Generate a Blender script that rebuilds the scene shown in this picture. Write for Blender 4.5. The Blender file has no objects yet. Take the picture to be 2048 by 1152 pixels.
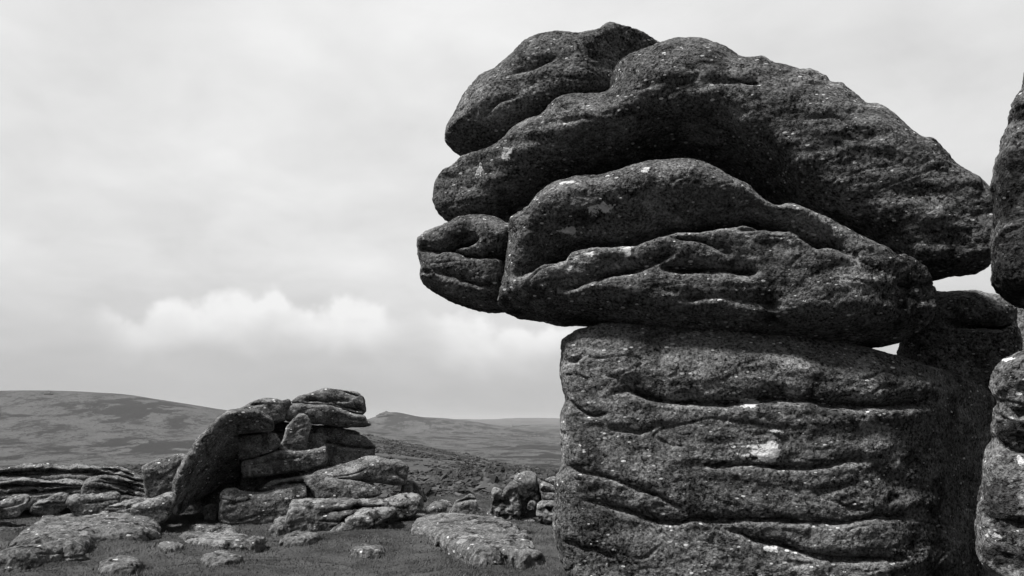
import bpy, math, random
import numpy as np

# ------------------------------------------------------------------ camera
EYE, FPX, W0, H0, HORIZON = 1.6, 1593.0, 2048.0, 1152.0, 845.0
PITCH = math.atan((HORIZON - H0 / 2) / FPX)
sc = bpy.context.scene
col = sc.collection
cam_d = bpy.data.cameras.new('camera')
cam_d.sensor_width = 36.0
cam_d.lens = 36.0 * FPX / W0
cam_d.clip_start, cam_d.clip_end = 0.1, 60000.0
cam = bpy.data.objects.new('camera', cam_d)
cam.location = (0, 0, EYE)
cam.rotation_euler = (math.pi / 2 + PITCH, 0, 0)
col.objects.link(cam)
sc.camera = cam

# ------------------------------------------------------------------ light
SUN_DIR = np.array([-0.48, -0.24, 0.86]); SUN_DIR /= np.linalg.norm(SUN_DIR)   # towards the sun
SUN_STRENGTH, SUN_ANGLE = 5.0, 9.0
EXPOSURE = 1.55                     # the photograph is exposed for the rock
sun_d = bpy.data.lights.new('sun', 'SUN')
sun_d.energy = SUN_STRENGTH
sun_d.angle = math.radians(SUN_ANGLE)
sun_d.color = (1.0, 0.99, 0.98)
sun = bpy.data.objects.new('sun', sun_d)
el, az = math.asin(SUN_DIR[2]), math.atan2(SUN_DIR[0], SUN_DIR[1])
sun.rotation_euler = (math.pi / 2 - el, 0, math.pi - az)
sun.location = (-20, -10, 40)
col.objects.link(sun)

sc.view_settings.view_transform = 'Standard'
sc.view_settings.look = 'None'
sc.view_settings.exposure = EXPOSURE
sc.view_settings.gamma = 1.0
sc.view_settings.use_curve_mapping = False
sc.cycles.use_denoising = True
sc.cycles.max_bounces = 5
sc.cycles.diffuse_bounces = 3
sc.cycles.volume_bounces = 1
sc.cycles.use_adaptive_sampling = True
sc.cycles.adaptive_threshold = 0.02


class NT:
    """small helper for node trees"""
    def __init__(s, tree):
        s.t = tree
        tree.nodes.clear()

    def n(s, typ, **kw):
        nd = s.t.nodes.new(typ)
        for k, v in kw.items():
            if isinstance(k, str) and hasattr(nd, k):
                setattr(nd, k, v)
        return nd

    def link(s, a, b):
        s.t.links.new(a, b)

    def val(s, sock, v):
        if isinstance(v, (int, float)):
            sock.default_value = v
        elif isinstance(v, (tuple, list)):
            sock.default_value = v
        else:
            s.link(v, sock)

    def math(s, op, a, b=None, c=None, clamp=False):
        nd = s.n('ShaderNodeMath', operation=op, use_clamp=clamp)
        s.val(nd.inputs[0], a)
        if b is not None: s.val(nd.inputs[1], b)
        if c is not None: s.val(nd.inputs[2], c)
        return nd.outputs[0]

    def vmath(s, op, a, b=None, scale=None):
        nd = s.n('ShaderNodeVectorMath', operation=op)
        s.val(nd.inputs[0], a)
        if b is not None: s.val(nd.inputs[1], b)
        if scale is not None: s.val(nd.inputs['Scale'], scale)
        return nd.outputs[0]

    def noise(s, vec, scale, detail=4.0, rough=0.55, dist=0.0):
        nd = s.n('ShaderNodeTexNoise')
        s.link(vec, nd.inputs['Vector'])
        nd.inputs['Scale'].default_value = scale
        nd.inputs['Detail'].default_value = detail
        nd.inputs['Roughness'].default_value = rough
        nd.inputs['Distortion'].default_value = dist
        return nd.outputs['Fac']

    def rng(s, v, a, b, c, d, smooth=False):
        nd = s.n('ShaderNodeMapRange')
        if smooth: nd.interpolation_type = 'SMOOTHSTEP'
        s.val(nd.inputs['Value'], v)
        for i, q in zip((1, 2, 3, 4), (a, b, c, d)):
            s.val(nd.inputs[i], q)
        return nd.outputs[0]

    def mix(s, f, a, b):
        nd = s.n('ShaderNodeMix', data_type='FLOAT')
        s.val(nd.inputs[0], f); s.val(nd.inputs[2], a); s.val(nd.inputs[3], b)
        return nd.outputs[0]

    def grey(s, v):
        nd = s.n('ShaderNodeCombineColor')
        for i in range(3): s.val(nd.inputs[i], v)
        return nd.outputs[0]


# ------------------------------------------------------------------ sky: overcast cloud deck over a Nishita sky
world = bpy.data.worlds.new('World')
sc.world = world
world.use_nodes = True
w = NT(world.node_tree)
tc = w.n('ShaderNodeTexCoord').outputs['Generated']
sep = w.n('ShaderNodeSeparateXYZ'); w.link(tc, sep.inputs[0])
dx, dy, dz = sep.outputs
sky = w.n('ShaderNodeTexSky', sky_type='NISHITA', sun_disc=False)
sky.sun_elevation = el
sky.sun_rotation = az
bw = w.n('ShaderNodeRGBToBW'); w.link(sky.outputs[0], bw.inputs[0])
zc = w.math('MAXIMUM', dz, 0.0)
# cloud deck brightness by height above the horizon
ramp = w.n('ShaderNodeValToRGB'); w.link(zc, ramp.inputs[0])
pts = [(0.0, .48), (0.04, .52), (0.085, .60), (0.13, .68), (0.19, .765), (0.30, .815), (0.48, .865), (1.0, .84)]
els = ramp.color_ramp.elements
while len(els) < len(pts): els.new(0.5)
for e, (p, v) in zip(els, pts):
    e.position = p; e.color = (v, v, v, 1)
deck = ramp.outputs[0]
# flattened coordinates so that the cloud cells shrink towards the horizon
inv = w.math('DIVIDE', 1.0, w.math('ADD', zc, 0.28))
flat = w.n('ShaderNodeCombineXYZ')
w.link(w.math('MULTIPLY', dx, inv), flat.inputs[0]); w.link(w.math('MULTIPLY', dy, inv), flat.inputs[1])
flat.inputs[2].default_value = 3.7
n1 = w.noise(flat.outputs[0], 1.5, 5, 0.5, 0.2)
n2 = w.noise(flat.outputs[0], 4.6, 6, 0.55, 0.3)
mott = w.math('ADD', w.math('MULTIPLY', w.math('SUBTRACT', n1, 0.5), 0.56),
              w.math('MULTIPLY', w.math('SUBTRACT', n2, 0.5), 0.24))
mott = w.math('MULTIPLY', mott, w.rng(dz, 0.03, 0.2, 0.25, 1.0, True))
base = w.math('ADD', deck, mott)
# low bank of sunlit cumulus
azn = w.math('ARCTAN2', dx, dy)
puff = w.noise(tc, 8.5, 7, 0.55, 0.6)
puff2 = w.noise(tc, 34.0, 3, 0.5, 0.0)
vor = w.n('ShaderNodeTexVoronoi', feature='SMOOTH_F1'); w.link(tc, vor.inputs['Vector'])
vor.inputs['Scale'].default_value = 17.0; vor.inputs['Smoothness'].default_value = 0.25
topline = w.math('ADD', w.math('SUBTRACT', 0.168, w.math('MULTIPLY', vor.outputs['Distance'], 0.04)),
                 w.math('ADD', w.math('MULTIPLY', w.math('SUBTRACT', puff, 0.5), 0.07), w.math('MULTIPLY', w.math('SUBTRACT', puff2, 0.5), 0.03)))
fall = w.math('MULTIPLY', w.math('ABSOLUTE', w.math('SUBTRACT', azn, -0.32)), 0.06)
topline = w.math('SUBTRACT', topline, fall)
below = w.math('SUBTRACT', topline, dz)
bank = w.math('MULTIPLY', w.rng(below, -0.005, 0.016, 0.0, 1.0, True), w.math('MULTIPLY', w.rng(below, 0.006, 0.075, 1.0, 0.0, True), w.rng(puff2, 0.3, 0.65, 0.7, 1.1)))
gaps = w.noise(tc, 3.1, 2, 0.5)
left_in = w.rng(azn, -0.50, -0.44, 0.0, 1.0, True)
bank = w.math('MULTIPLY', bank, w.math('MULTIPLY', left_in, w.rng(azn, 0.02, 0.25, 1.0, 0.35, True)))
dip = w.math('SUBTRACT', 1.0, w.math('MULTIPLY', w.rng(w.math('ABSOLUTE', w.math('ADD', azn, 0.125)), 0.0, 0.05, 0.75, 0.0, True), 1.0))
bank = w.math('MULTIPLY', bank, dip)
bank = w.math('MULTIPLY', bank, w.rng(gaps, 0.33, 0.5, 0.5, 1.0, True))
cloud = w.math('ADD', base, w.math('MULTIPLY', bank, 0.27))
cloud = w.math('MINIMUM', cloud, 0.93)
# a little of the clear sky shines through the deck
nish = w.math('MINIMUM', w.math('MULTIPLY', bw.outputs[0], 0.10), 0.9)
total = w.mix(0.06, cloud, nish)
bg = w.n('ShaderNodeBackground')
w.link(w.grey(total), bg.inputs['Color'])
bg.inputs['Strength'].default_value = 2.0 ** -EXPOSURE
wo = w.n('ShaderNodeOutputWorld'); w.link(bg.outputs[0], wo.inputs['Surface'])

# ------------------------------------------------------------------ helpers
rs = np.random.RandomState(7)
PERM = rs.permutation(512)
PERM = np.concatenate([PERM, PERM, PERM])
_g = rs.normal(size=(512, 3)); GRAD = (_g / np.linalg.norm(_g, axis=1)[:, None]).astype(np.float32)


def perlin(p):
    p = np.asarray(p, dtype=np.float64)
    i = np.floor(p).astype(np.int64)
    f = (p - i).astype(np.float32)
    i &= 511
    u = f * f * f * (f * (f * 6 - 15) + 10)
    out = 0
    for a in (0, 1):
        wa = u[:, 0] if a else 1 - u[:, 0]
        ha = PERM[(i[:, 0] + a) & 511]
        for b in (0, 1):
            wb = u[:, 1] if b else 1 - u[:, 1]
            hb = PERM[(ha + i[:, 1] + b) & 511]
            for c in (0, 1):
                wc = u[:, 2] if c else 1 - u[:, 2]
                g = GRAD[PERM[(hb + i[:, 2] + c) & 511]]
                d = g[:, 0] * (f[:, 0] - a) + g[:, 1] * (f[:, 1] - b) + g[:, 2] * (f[:, 2] - c)
                out = out + wa * wb * wc * d
    return out * 1.6


def fbm(p, octaves=4, gain=0.5):
    s, a = 0, 1.0
    for k in range(octaves):
        s = s + a * perlin(p * 2 ** k + 17.3 * k)
        a *= gain
    return s


def smooth(a, b, x):
    t = np.clip((x - a) / (b - a), 0, 1)
    return t * t * (3 - 2 * t)


def ray(px, py):
    cx, cy = (px - W0 / 2) / FPX, (H0 / 2 - py) / FPX
    c, s = math.cos(PITCH), math.sin(PITCH)
    return np.array([cx, c - cy * s, s + cy * c])


def mesh_obj(name, verts, quads, mat, smooth_shade=True, tris=None):
    me = bpy.data.meshes.new(name)
    nq = len(quads) if quads is not None else 0
    ntr = len(tris) if tris is not None else 0
    me.vertices.add(len(verts))
    me.vertices.foreach_set('co', np.asarray(verts, dtype=np.float32).ravel())
    loops = np.concatenate([np.asarray(a, dtype=np.int32).ravel() for a in (quads, tris) if a is not None and len(a)])
    me.loops.add(len(loops))
    me.loops.foreach_set('vertex_index', loops)
    me.polygons.add(nq + ntr)
    starts = np.concatenate([np.arange(nq) * 4, nq * 4 + np.arange(ntr) * 3]).astype(np.int32)
    me.polygons.foreach_set('loop_start', starts)
    me.polygons.foreach_set('use_smooth', np.full(nq + ntr, smooth_shade))
    me.update(calc_edges=True)
    me.validate()
    me.materials.append(mat)
    ob = bpy.data.objects.new(name, me)
    col.objects.link(ob)
    return ob


def surface_nets(f, org, h):
    """iso surface f = 0 of a voxel grid (inside negative) as quads"""
    s = f < 0
    nx, ny, nz = f.shape
    cnt = np.zeros((nx - 1, ny - 1, nz - 1), np.int8)
    for a in (0, 1):
        for b in (0, 1):
            for c in (0, 1):
                cnt += s[a:nx - 1 + a, b:ny - 1 + b, c:nz - 1 + c]
    act = (cnt > 0) & (cnt < 8)
    idx = np.full(act.shape, -1, np.int64)
    ci = np.argwhere(act)
    idx[act] = np.arange(len(ci))
    acc = np.zeros((len(ci), 3)); num = np.zeros(len(ci))
    cor = [(a, b, c) for a in (0, 1) for b in (0, 1) for c in (0, 1)]
    vals = {k: f[ci[:, 0] + k[0], ci[:, 1] + k[1], ci[:, 2] + k[2]] for k in cor}
    for k in cor:
        for ax in range(3):
            if k[ax]: continue
            k2 = tuple(1 if q == ax else k[q] for q in range(3))
            va, vb = vals[k], vals[k2]
            m = (va < 0) != (vb < 0)
            t = va[m] / (va[m] - vb[m])
            p = np.tile(np.array(k, float), (m.sum(), 1)); p[:, ax] = t
            acc[m] += p; num[m] += 1
    v = (ci + acc / num[:, None]) * h + org
    quads = []
    for ax in range(3):
        sl0 = [slice(None)] * 3; sl1 = [slice(None)] * 3
        sl0[ax] = slice(0, -1); sl1[ax] = slice(1, None)
        a, b = s[tuple(sl0)], s[tuple(sl1)]
        e = np.argwhere(a != b)
        o1, o2 = [q for q in range(3) if q != ax]
        e = e[(e[:, o1] > 0) & (e[:, o2] > 0) & (e[:, o1] < f.shape[o1] - 1) & (e[:, o2] < f.shape[o2] - 1)]
        ins = a[e[:, 0], e[:, 1], e[:, 2]]
        q = []
        for d1, d2 in ((0, 0), (1, 0), (1, 1), (0, 1)):
            t = e.copy(); t[:, o1] -= d1; t[:, o2] -= d2
            q.append(idx[t[:, 0], t[:, 1], t[:, 2]])
        q = np.stack(q, 1)
        flip = ins if ax != 1 else ~ins
        q[~flip] = q[~flip][:, ::-1]
        quads.append(q)
    return v, np.concatenate(quads)


def spline(p, n=5):
    p = np.asarray(p, float)
    m = len(p)
    out = []
    for i in range(m):
        a, b, c, d = p[i - 1], p[i], p[(i + 1) % m], p[(i + 2) % m]
        for t in np.arange(n) / n:
            out.append(0.5 * ((2 * b) + (c - a) * t + (2 * a - 5 * b + 4 * c - d) * t * t + (3 * b - a - 3 * c + d) * t ** 3))
    return np.array(out)


def poly_sdf(U, Wc, poly):
    P = np.stack([U.ravel(), Wc.ravel()], 1)
    best = np.full(len(P), 1e9); inside = np.zeros(len(P), bool)
    A, Bv = poly, np.roll(poly, -1, 0)
    for a, b in zip(A, Bv):
        e = b - a
        pa = P - a
        t = np.clip((pa @ e) / max(e @ e, 1e-12), 0, 1)
        best = np.minimum(best, ((pa - t[:, None] * e) ** 2).sum(1))
        c = ((a[1] > P[:, 1]) != (b[1] > P[:, 1]))
        if c.any() and abs(b[1] - a[1]) > 1e-12:
            inside ^= c & (P[:, 0] < (b[0] - a[0]) * (P[:, 1] - a[1]) / (b[1] - a[1]) + a[0])
    d = np.sqrt(best)
    d[inside] *= -1
    return d.reshape(U.shape)


def smax(a, b, k):
    hh = np.clip(0.5 - 0.5 * (b - a) / k, 0, 1)
    return b * (1 - hh) + a * hh + k * hh * (1 - hh)


# ------------------------------------------------------------------ materials
def rock_material(name, lo, hi, grain=70.0, fleck=0.5, fleck_scale=26.0, pale=0.35, bump=1.0, dark=0.5, white=0.42, contrast=7.0):
    m = bpy.data.materials.new(name); m.use_nodes = True
    t = NT(m.node_tree)
    tcn = t.n('ShaderNodeTexCoord').outputs['Object']
    info = t.n('ShaderNodeObjectInfo').outputs['Random']
    off = t.math('MULTIPLY', info, 37.0)
    offv = t.n('ShaderNodeCombineXYZ')
    for i in range(3): t.link(off, offv.inputs[i])
    co = t.vmath('ADD', tcn, offv.outputs[0])
    big = t.noise(co, 1.7, 3, 0.55, 0.3)
    mid = t.noise(co, 7.0, 4, 0.6, 0.5)
    fine = t.noise(co, grain, 3, 0.75)
    fine2 = t.noise(co, grain * 0.42, 3, 0.7)
    tone = t.math('ADD', t.math('ADD', t.math('MULTIPLY', t.math('SUBTRACT', big, 0.5), 1.3),
                  t.math('MULTIPLY', t.math('SUBTRACT', mid, 0.5), 1.5)),
                  t.math('ADD', t.math('MULTIPLY', t.math('SUBTRACT', fine, 0.5), contrast),
                         t.math('MULTIPLY', t.math('SUBTRACT', fine2, 0.5), 1.6)))
    v = t.rng(tone, -1.0, 1.25, lo, hi)
    # thin grey lichen film and runs down the faces
    film = t.rng(t.noise(co, 2.6, 6, 0.62, 0.5), 0.50, 0.62, 0.0, 1.0, True)
    mr = t.n('ShaderNodeMapping'); t.link(co, mr.inputs[0]); mr.inputs['Scale'].default_value = (5.0, 5.0, 0.7)
    runs = t.rng(t.noise(mr.outputs[0], 1.0, 4, 0.6, 0.2), 0.52, 0.68, 0.0, 0.45, True)
    v = t.math('MULTIPLY', v, t.math('SUBTRACT', t.math('ADD', 0.9, t.math('MULTIPLY', film, 0.55)), runs))
    # dark lichen blotches
    dk = t.rng(t.noise(co, 4.2, 5, 0.65, 0.6), 0.5, 0.66, 0.0, dark, True)
    v = t.mix(dk, v, lo * 0.55)
    # pale crustose lichen in rosettes
    ln = t.noise(co, 9.0, 5, 0.68, 0.2)
    ls = t.rng(ln, 0.6, 0.7, 0.0, pale, True)
    v = t.mix(t.math('MULTIPLY', ls, t.rng(fine2, 0.35, 0.6, 0.2, 1.0)), v, hi * 1.35)
    # feldspar crystals: short pale flecks lying along the bedding
    mp = t.n('ShaderNodeMapping'); t.link(co, mp.inputs[0])
    mp.inputs['Scale'].default_value = (0.8, 0.8, 1.7)
    mp.inputs['Rotation'].default_value = (0.15, 0.2, 0.1)
    vo = t.n('ShaderNodeTexVoronoi', feature='F1'); t.link(mp.outputs[0], vo.inputs['Vector'])
    vo.inputs['Scale'].default_value = fleck_scale
    cs = t.n('ShaderNodeSeparateColor'); t.link(vo.outputs['Color'], cs.inputs[0])
    pick = t.rng(cs.outputs[0], 0.66, 0.7, 0.0, 1.0)
    rad = t.rng(t.math('POWER', cs.outputs[1], 2.0), 0.0, 1.0, 0.10, 0.40)
    fl = t.math('MULTIPLY', pick, t.rng(t.math('SUBTRACT', rad, t.math('ADD', vo.outputs['Distance'], t.math('MULTIPLY', t.math('SUBTRACT', fine, 0.5), 0.3))), 0.0, 0.07, 0.0, 1.0))
    fl = t.math('MULTIPLY', fl, t.rng(cs.outputs[2], 0.0, 1.0, fleck * 0.3, fleck))
    v = t.mix(fl, v, hi * 2.6)
    # large white lichen patches placed on the rock
    at = t.n('ShaderNodeAttribute', attribute_name='lichen').outputs['Fac']
    wn = t.math('ADD', t.noise(co, 17.0, 5, 0.72), t.math('MULTIPLY', t.math('SUBTRACT', fine2, 0.5), 0.35))
    wl = t.rng(t.math('ADD', at, t.math('MULTIPLY', t.math('SUBTRACT', wn, 0.5), 2.6)), 0.45, 0.62, 0.0, 0.9)
    v = t.mix(wl, v, t.math('MULTIPLY', white, t.rng(fine, 0.3, 0.7, 0.75, 1.15)))
    # dark weathered skin placed on the rock
    ad = t.n('ShaderNodeAttribute', attribute_name='stain').outputs['Fac']
    wd = t.rng(t.math('ADD', ad, t.math('MULTIPLY', t.math('SUBTRACT', wn, 0.5), 1.6)), 0.35, 0.65, 0.0, 0.75)
    v = t.math('MULTIPLY', v, t.math('SUBTRACT', 1.0, wd))
    b = t.n('ShaderNodeBsdfDiffuse')
    t.link(t.grey(v), b.inputs['Color']); b.inputs['Roughness'].default_value = 0.6
    hgt = t.math('ADD', t.math('ADD', t.math('MULTIPLY', fine, 0.010 * 70 / grain), t.math('MULTIPLY', fine2, 0.016 * 70 / grain)),
                 t.math('ADD', t.math('MULTIPLY', mid, 0.03), t.math('MULTIPLY', fl, 0.002)))
    bp = t.n('ShaderNodeBump'); t.link(hgt, bp.inputs['Height'])
    bp.inputs['Strength'].default_value = bump; bp.inputs['Distance'].default_value = 1.0
    t.link(bp.outputs[0], b.inputs['Normal'])
    o = t.n('ShaderNodeOutputMaterial'); t.link(b.outputs[0], o.inputs['Surface'])
    return m


M_NEAR = rock_material('granite near', 0.003, 0.142, grain=48, fleck=1.0, fleck_scale=25, bump=0.95, white=0.36, contrast=6.0)
M_FAR = rock_material('granite pale', 0.006, 0.16, grain=34, fleck=0.9, fleck_scale=15, pale=0.7, bump=0.8, white=0.14, contrast=4.6)
M_TURF = rock_material('granite in turf', 0.007, 0.155, grain=34, fleck=0.8, fleck_scale=13, pale=0.8, bump=0.8, dark=0.9, white=0.14, contrast=3.2)

# ------------------------------------------------------------------ ground
AZ_FLANK = -0.178


def near_z(x, y):
    p = np.stack([x * 0.45, y * 0.45, x * 0], 1)
    q = np.stack([x * 1.7, y * 1.7, x * 0 + 5], 1)
    return 0.13 * perlin(p) + 0.05 * perlin(q) + 0.02 * perlin(q * 2.7 + 9)


def ground_z(x, y):
    x = np.asarray(x, float); y = np.asarray(y, float)
    r = np.hypot(x, y)
    edge = 16.6 + 0.9 * np.sin(x * 0.5) + np.where(x < -2, np.minimum(-(x + 2) * 0.16, 2.0), 0)
    drop = np.maximum(y - edge, 0)
    back = np.maximum(-y - 14, 0)
    side = np.maximum(np.abs(x) - 16, 0)
    zn = near_z(x, y) * (1 - smooth(18, 60, r)) - 4.2 * smooth(0, 26, drop) - 0.03 * np.maximum(drop - 20, 0)
    zn -= 0.10 * back + 0.05 * np.maximum(side - 2, 0) * (r < 400)
    # spur falling to the right
    t = x - AZ_FLANK * y
    spur = -4.0 - 0.004 * y - np.where(t > 0, 0.20, -0.13) * t * smooth(40, 300, y)
    spur -= 0.30 * np.maximum(y - 520, 0) + 5 * (y < 30)
    spur += 1.2 * perlin(np.stack([x / 40, y / 70, x * 0], 1)) * smooth(50, 200, r)
    # the wide moor beyond
    far = np.interp(r, [0, 60, 200, 500, 800, 1400, 2200, 3300, 5000, 8000, 14000],
                    [-4, -9, -20, -38, -50, -58, -52, -44, -25, -12, -5])

    def hill(px, d, hh, sx, sy):
        cx = (px - 1024) / FPX * d
        return hh * np.exp(-((x - cx) / sx) ** 2 - ((y - d) / sy) ** 2)
    far = far + hill(90, 2100, 97, 560, 620) + hill(-500, 2300, 110, 800, 700)
    far += hill(430, 2500, 38, 420, 500)
    cx, cy = (785 - 1024) / FPX * 3300, 3300
    rr = np.hypot((x - cx) / 1.15, (y - cy))
    far += 50 * np.exp(-(rr / 330) ** 1.5) + 26 * np.exp(-(rr / 75) ** 2) + hill(900, 3500, 30, 300, 400)
    far += hill(1060, 9000, 62, 700, 900) + hill(560, 9500, 55, 800, 900) + hill(1500, 9000, 60, 1500, 900)
    far += hill(900, 8200, 40, 420, 700)
    far += 7 * perlin(np.stack([x / 420, y / 420, x * 0], 1)) * smooth(300, 900, r)
    far += 2.2 * perlin(np.stack([x / 110, y / 130, x * 0], 1)) * smooth(150, 500, r)
    zf = np.maximum(far, spur) + 0
    k = 6.0
    hmix = np.clip(0.5 + 0.5 * (far - spur) / k, 0, 1)
    zf = spur * (1 - hmix) + far * hmix + k * hmix * (1 - hmix)
    m = smooth(26, 75, r) * (y > 0) + smooth(60, 300, r) * (y <= 0)
    behind = -0.12 * np.maximum(r - 30, 0) * (r < 300) - 32 * (r >= 300)
    return zn * (1 - m) + np.where(y > -20, zf, np.maximum(behind, -40)) * m


def ground_material():
    m = bpy.data.materials.new('moor turf'); m.use_nodes = True
    t = NT(m.node_tree)
    co = t.n('ShaderNodeTexCoord').outputs['Object']
    sp = t.n('ShaderNodeSeparateXYZ'); t.link(co, sp.inputs[0])
    dist = t.math('SQRT', t.math('ADD', t.math('POWER', sp.outputs[0], 2.0), t.math('POWER', sp.outputs[1], 2.0)))
    farm = t.rng(dist, 25.0, 120.0, 0.0, 1.0, True)
    # close turf
    a = t.noise(co, 2.2, 5, 0.6, 0.3); b = t.noise(co, 38.0, 4, 0.7); c = t.noise(co, 0.6, 3, 0.5)
    turf = t.math('ADD', 0.030, t.math('ADD', t.math('MULTIPLY', t.math('SUBTRACT', a, 0.5), 0.06),
                  t.math('ADD', t.math('MULTIPLY', t.math('SUBTRACT', b, 0.5), 0.07), t.math('MULTIPLY', t.math('SUBTRACT', c, 0.5), 0.06))))
    # heather, bracken and grass in drifts over the moor
    mp = t.n('ShaderNodeMapping'); t.link(co, mp.inputs[0])
    mp.inputs['Rotation'].default_value = (0, 0, math.radians(14))
    mp.inputs['Scale'].default_value = (1.0, 0.55, 1.0)
    mv = mp.outputs[0]
    h1 = t.noise(mv, 0.0052, 6, 0.62, 0.4)
    h2 = t.noise(mv, 0.018, 6, 0.68, 0.3)
    h3 = t.noise(mv, 0.10, 5, 0.7)
    heath = t.rng(t.math('ADD', h1, t.math('MULTIPLY', t.math('SUBTRACT', h2, 0.5), 0.85)), 0.51, 0.56, 0.0, 1.0, True)
    bits = t.rng(t.math('ADD', h2, t.math('MULTIPLY', t.math('SUBTRACT', h3, 0.5), 1.1)), 0.50, 0.58, 0.0, 0.75, True)
    dark = t.math('MAXIMUM', heath, bits)
    moor = t.mix(dark, t.math('ADD', 0.040, t.math('MULTIPLY', t.math('SUBTRACT', h3, 0.5), 0.07)), 0.007)
    v = t.math('MAXIMUM', t.mix(farm, turf, moor), 0.012)
    bs = t.n('ShaderNodeBsdfDiffuse'); t.link(t.grey(v), bs.inputs['Color'])
    hb = t.math('ADD', t.math('MULTIPLY', b, 0.03), t.math('MULTIPLY', a, 0.10))
    hb = t.mix(farm, hb, t.math('ADD', t.math('MULTIPLY', dark, 0.8), t.math('MULTIPLY', h3, 2.5)))
    bp = t.n('ShaderNodeBump'); t.link(hb, bp.inputs['Height'])
    bp.inputs['Strength'].default_value = 0.8; bp.inputs['Distance'].default_value = 1.0
    t.link(bp.outputs[0], bs.inputs['Normal'])
    o = t.n('ShaderNodeOutputMaterial'); t.link(bs.outputs[0], o.inputs['Surface'])
    return m


def build_ground():
    rings = np.concatenate([[0.3], np.geomspace(0.8, 6.5, 30), np.arange(6.6, 19, 0.05), np.geomspace(19.1, 14000, 260)])
    azs = np.concatenate([np.linspace(-180, -46, 34)[:-1], np.linspace(-46, 46, 460), np.linspace(46, 180, 34)[1:-1]])
    azr = np.radians(azs)
    Rg, Ag = np.meshgrid(rings, azr, indexing='ij')
    x, y = (Rg * np.sin(Ag)).ravel(), (Rg * np.cos(Ag)).ravel()
    z = ground_z(x, y)
    na, nr = len(azr), len(rings)
    i = np.arange(nr - 1)[:, None] * na; j = np.arange(na)[None, :]; j2 = (j + 1) % na
    q = np.stack([(i + j), (i + j2), (i + na + j2), (i + na + j)], -1).reshape(-1, 4)[:, ::-1]
    v = np.stack([x, y, z], 1)
    v = np.concatenate([v, [[0, 0, float(ground_z(np.array([0.0]), np.array([0.0]))[0])]]])
    tr = np.stack([np.arange(na), np.full(na, len(v) - 1), (np.arange(na) + 1) % na], 1)[:, ::-1]
    ob = mesh_obj('ground', v, q, ground_material(), tris=tr)
    ob['kind'] = 'structure'
    return ob


build_ground()

# ------------------------------------------------------------------ rocks
FOOT = []      # ground outlines of the low stones, where no grass grows


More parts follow.
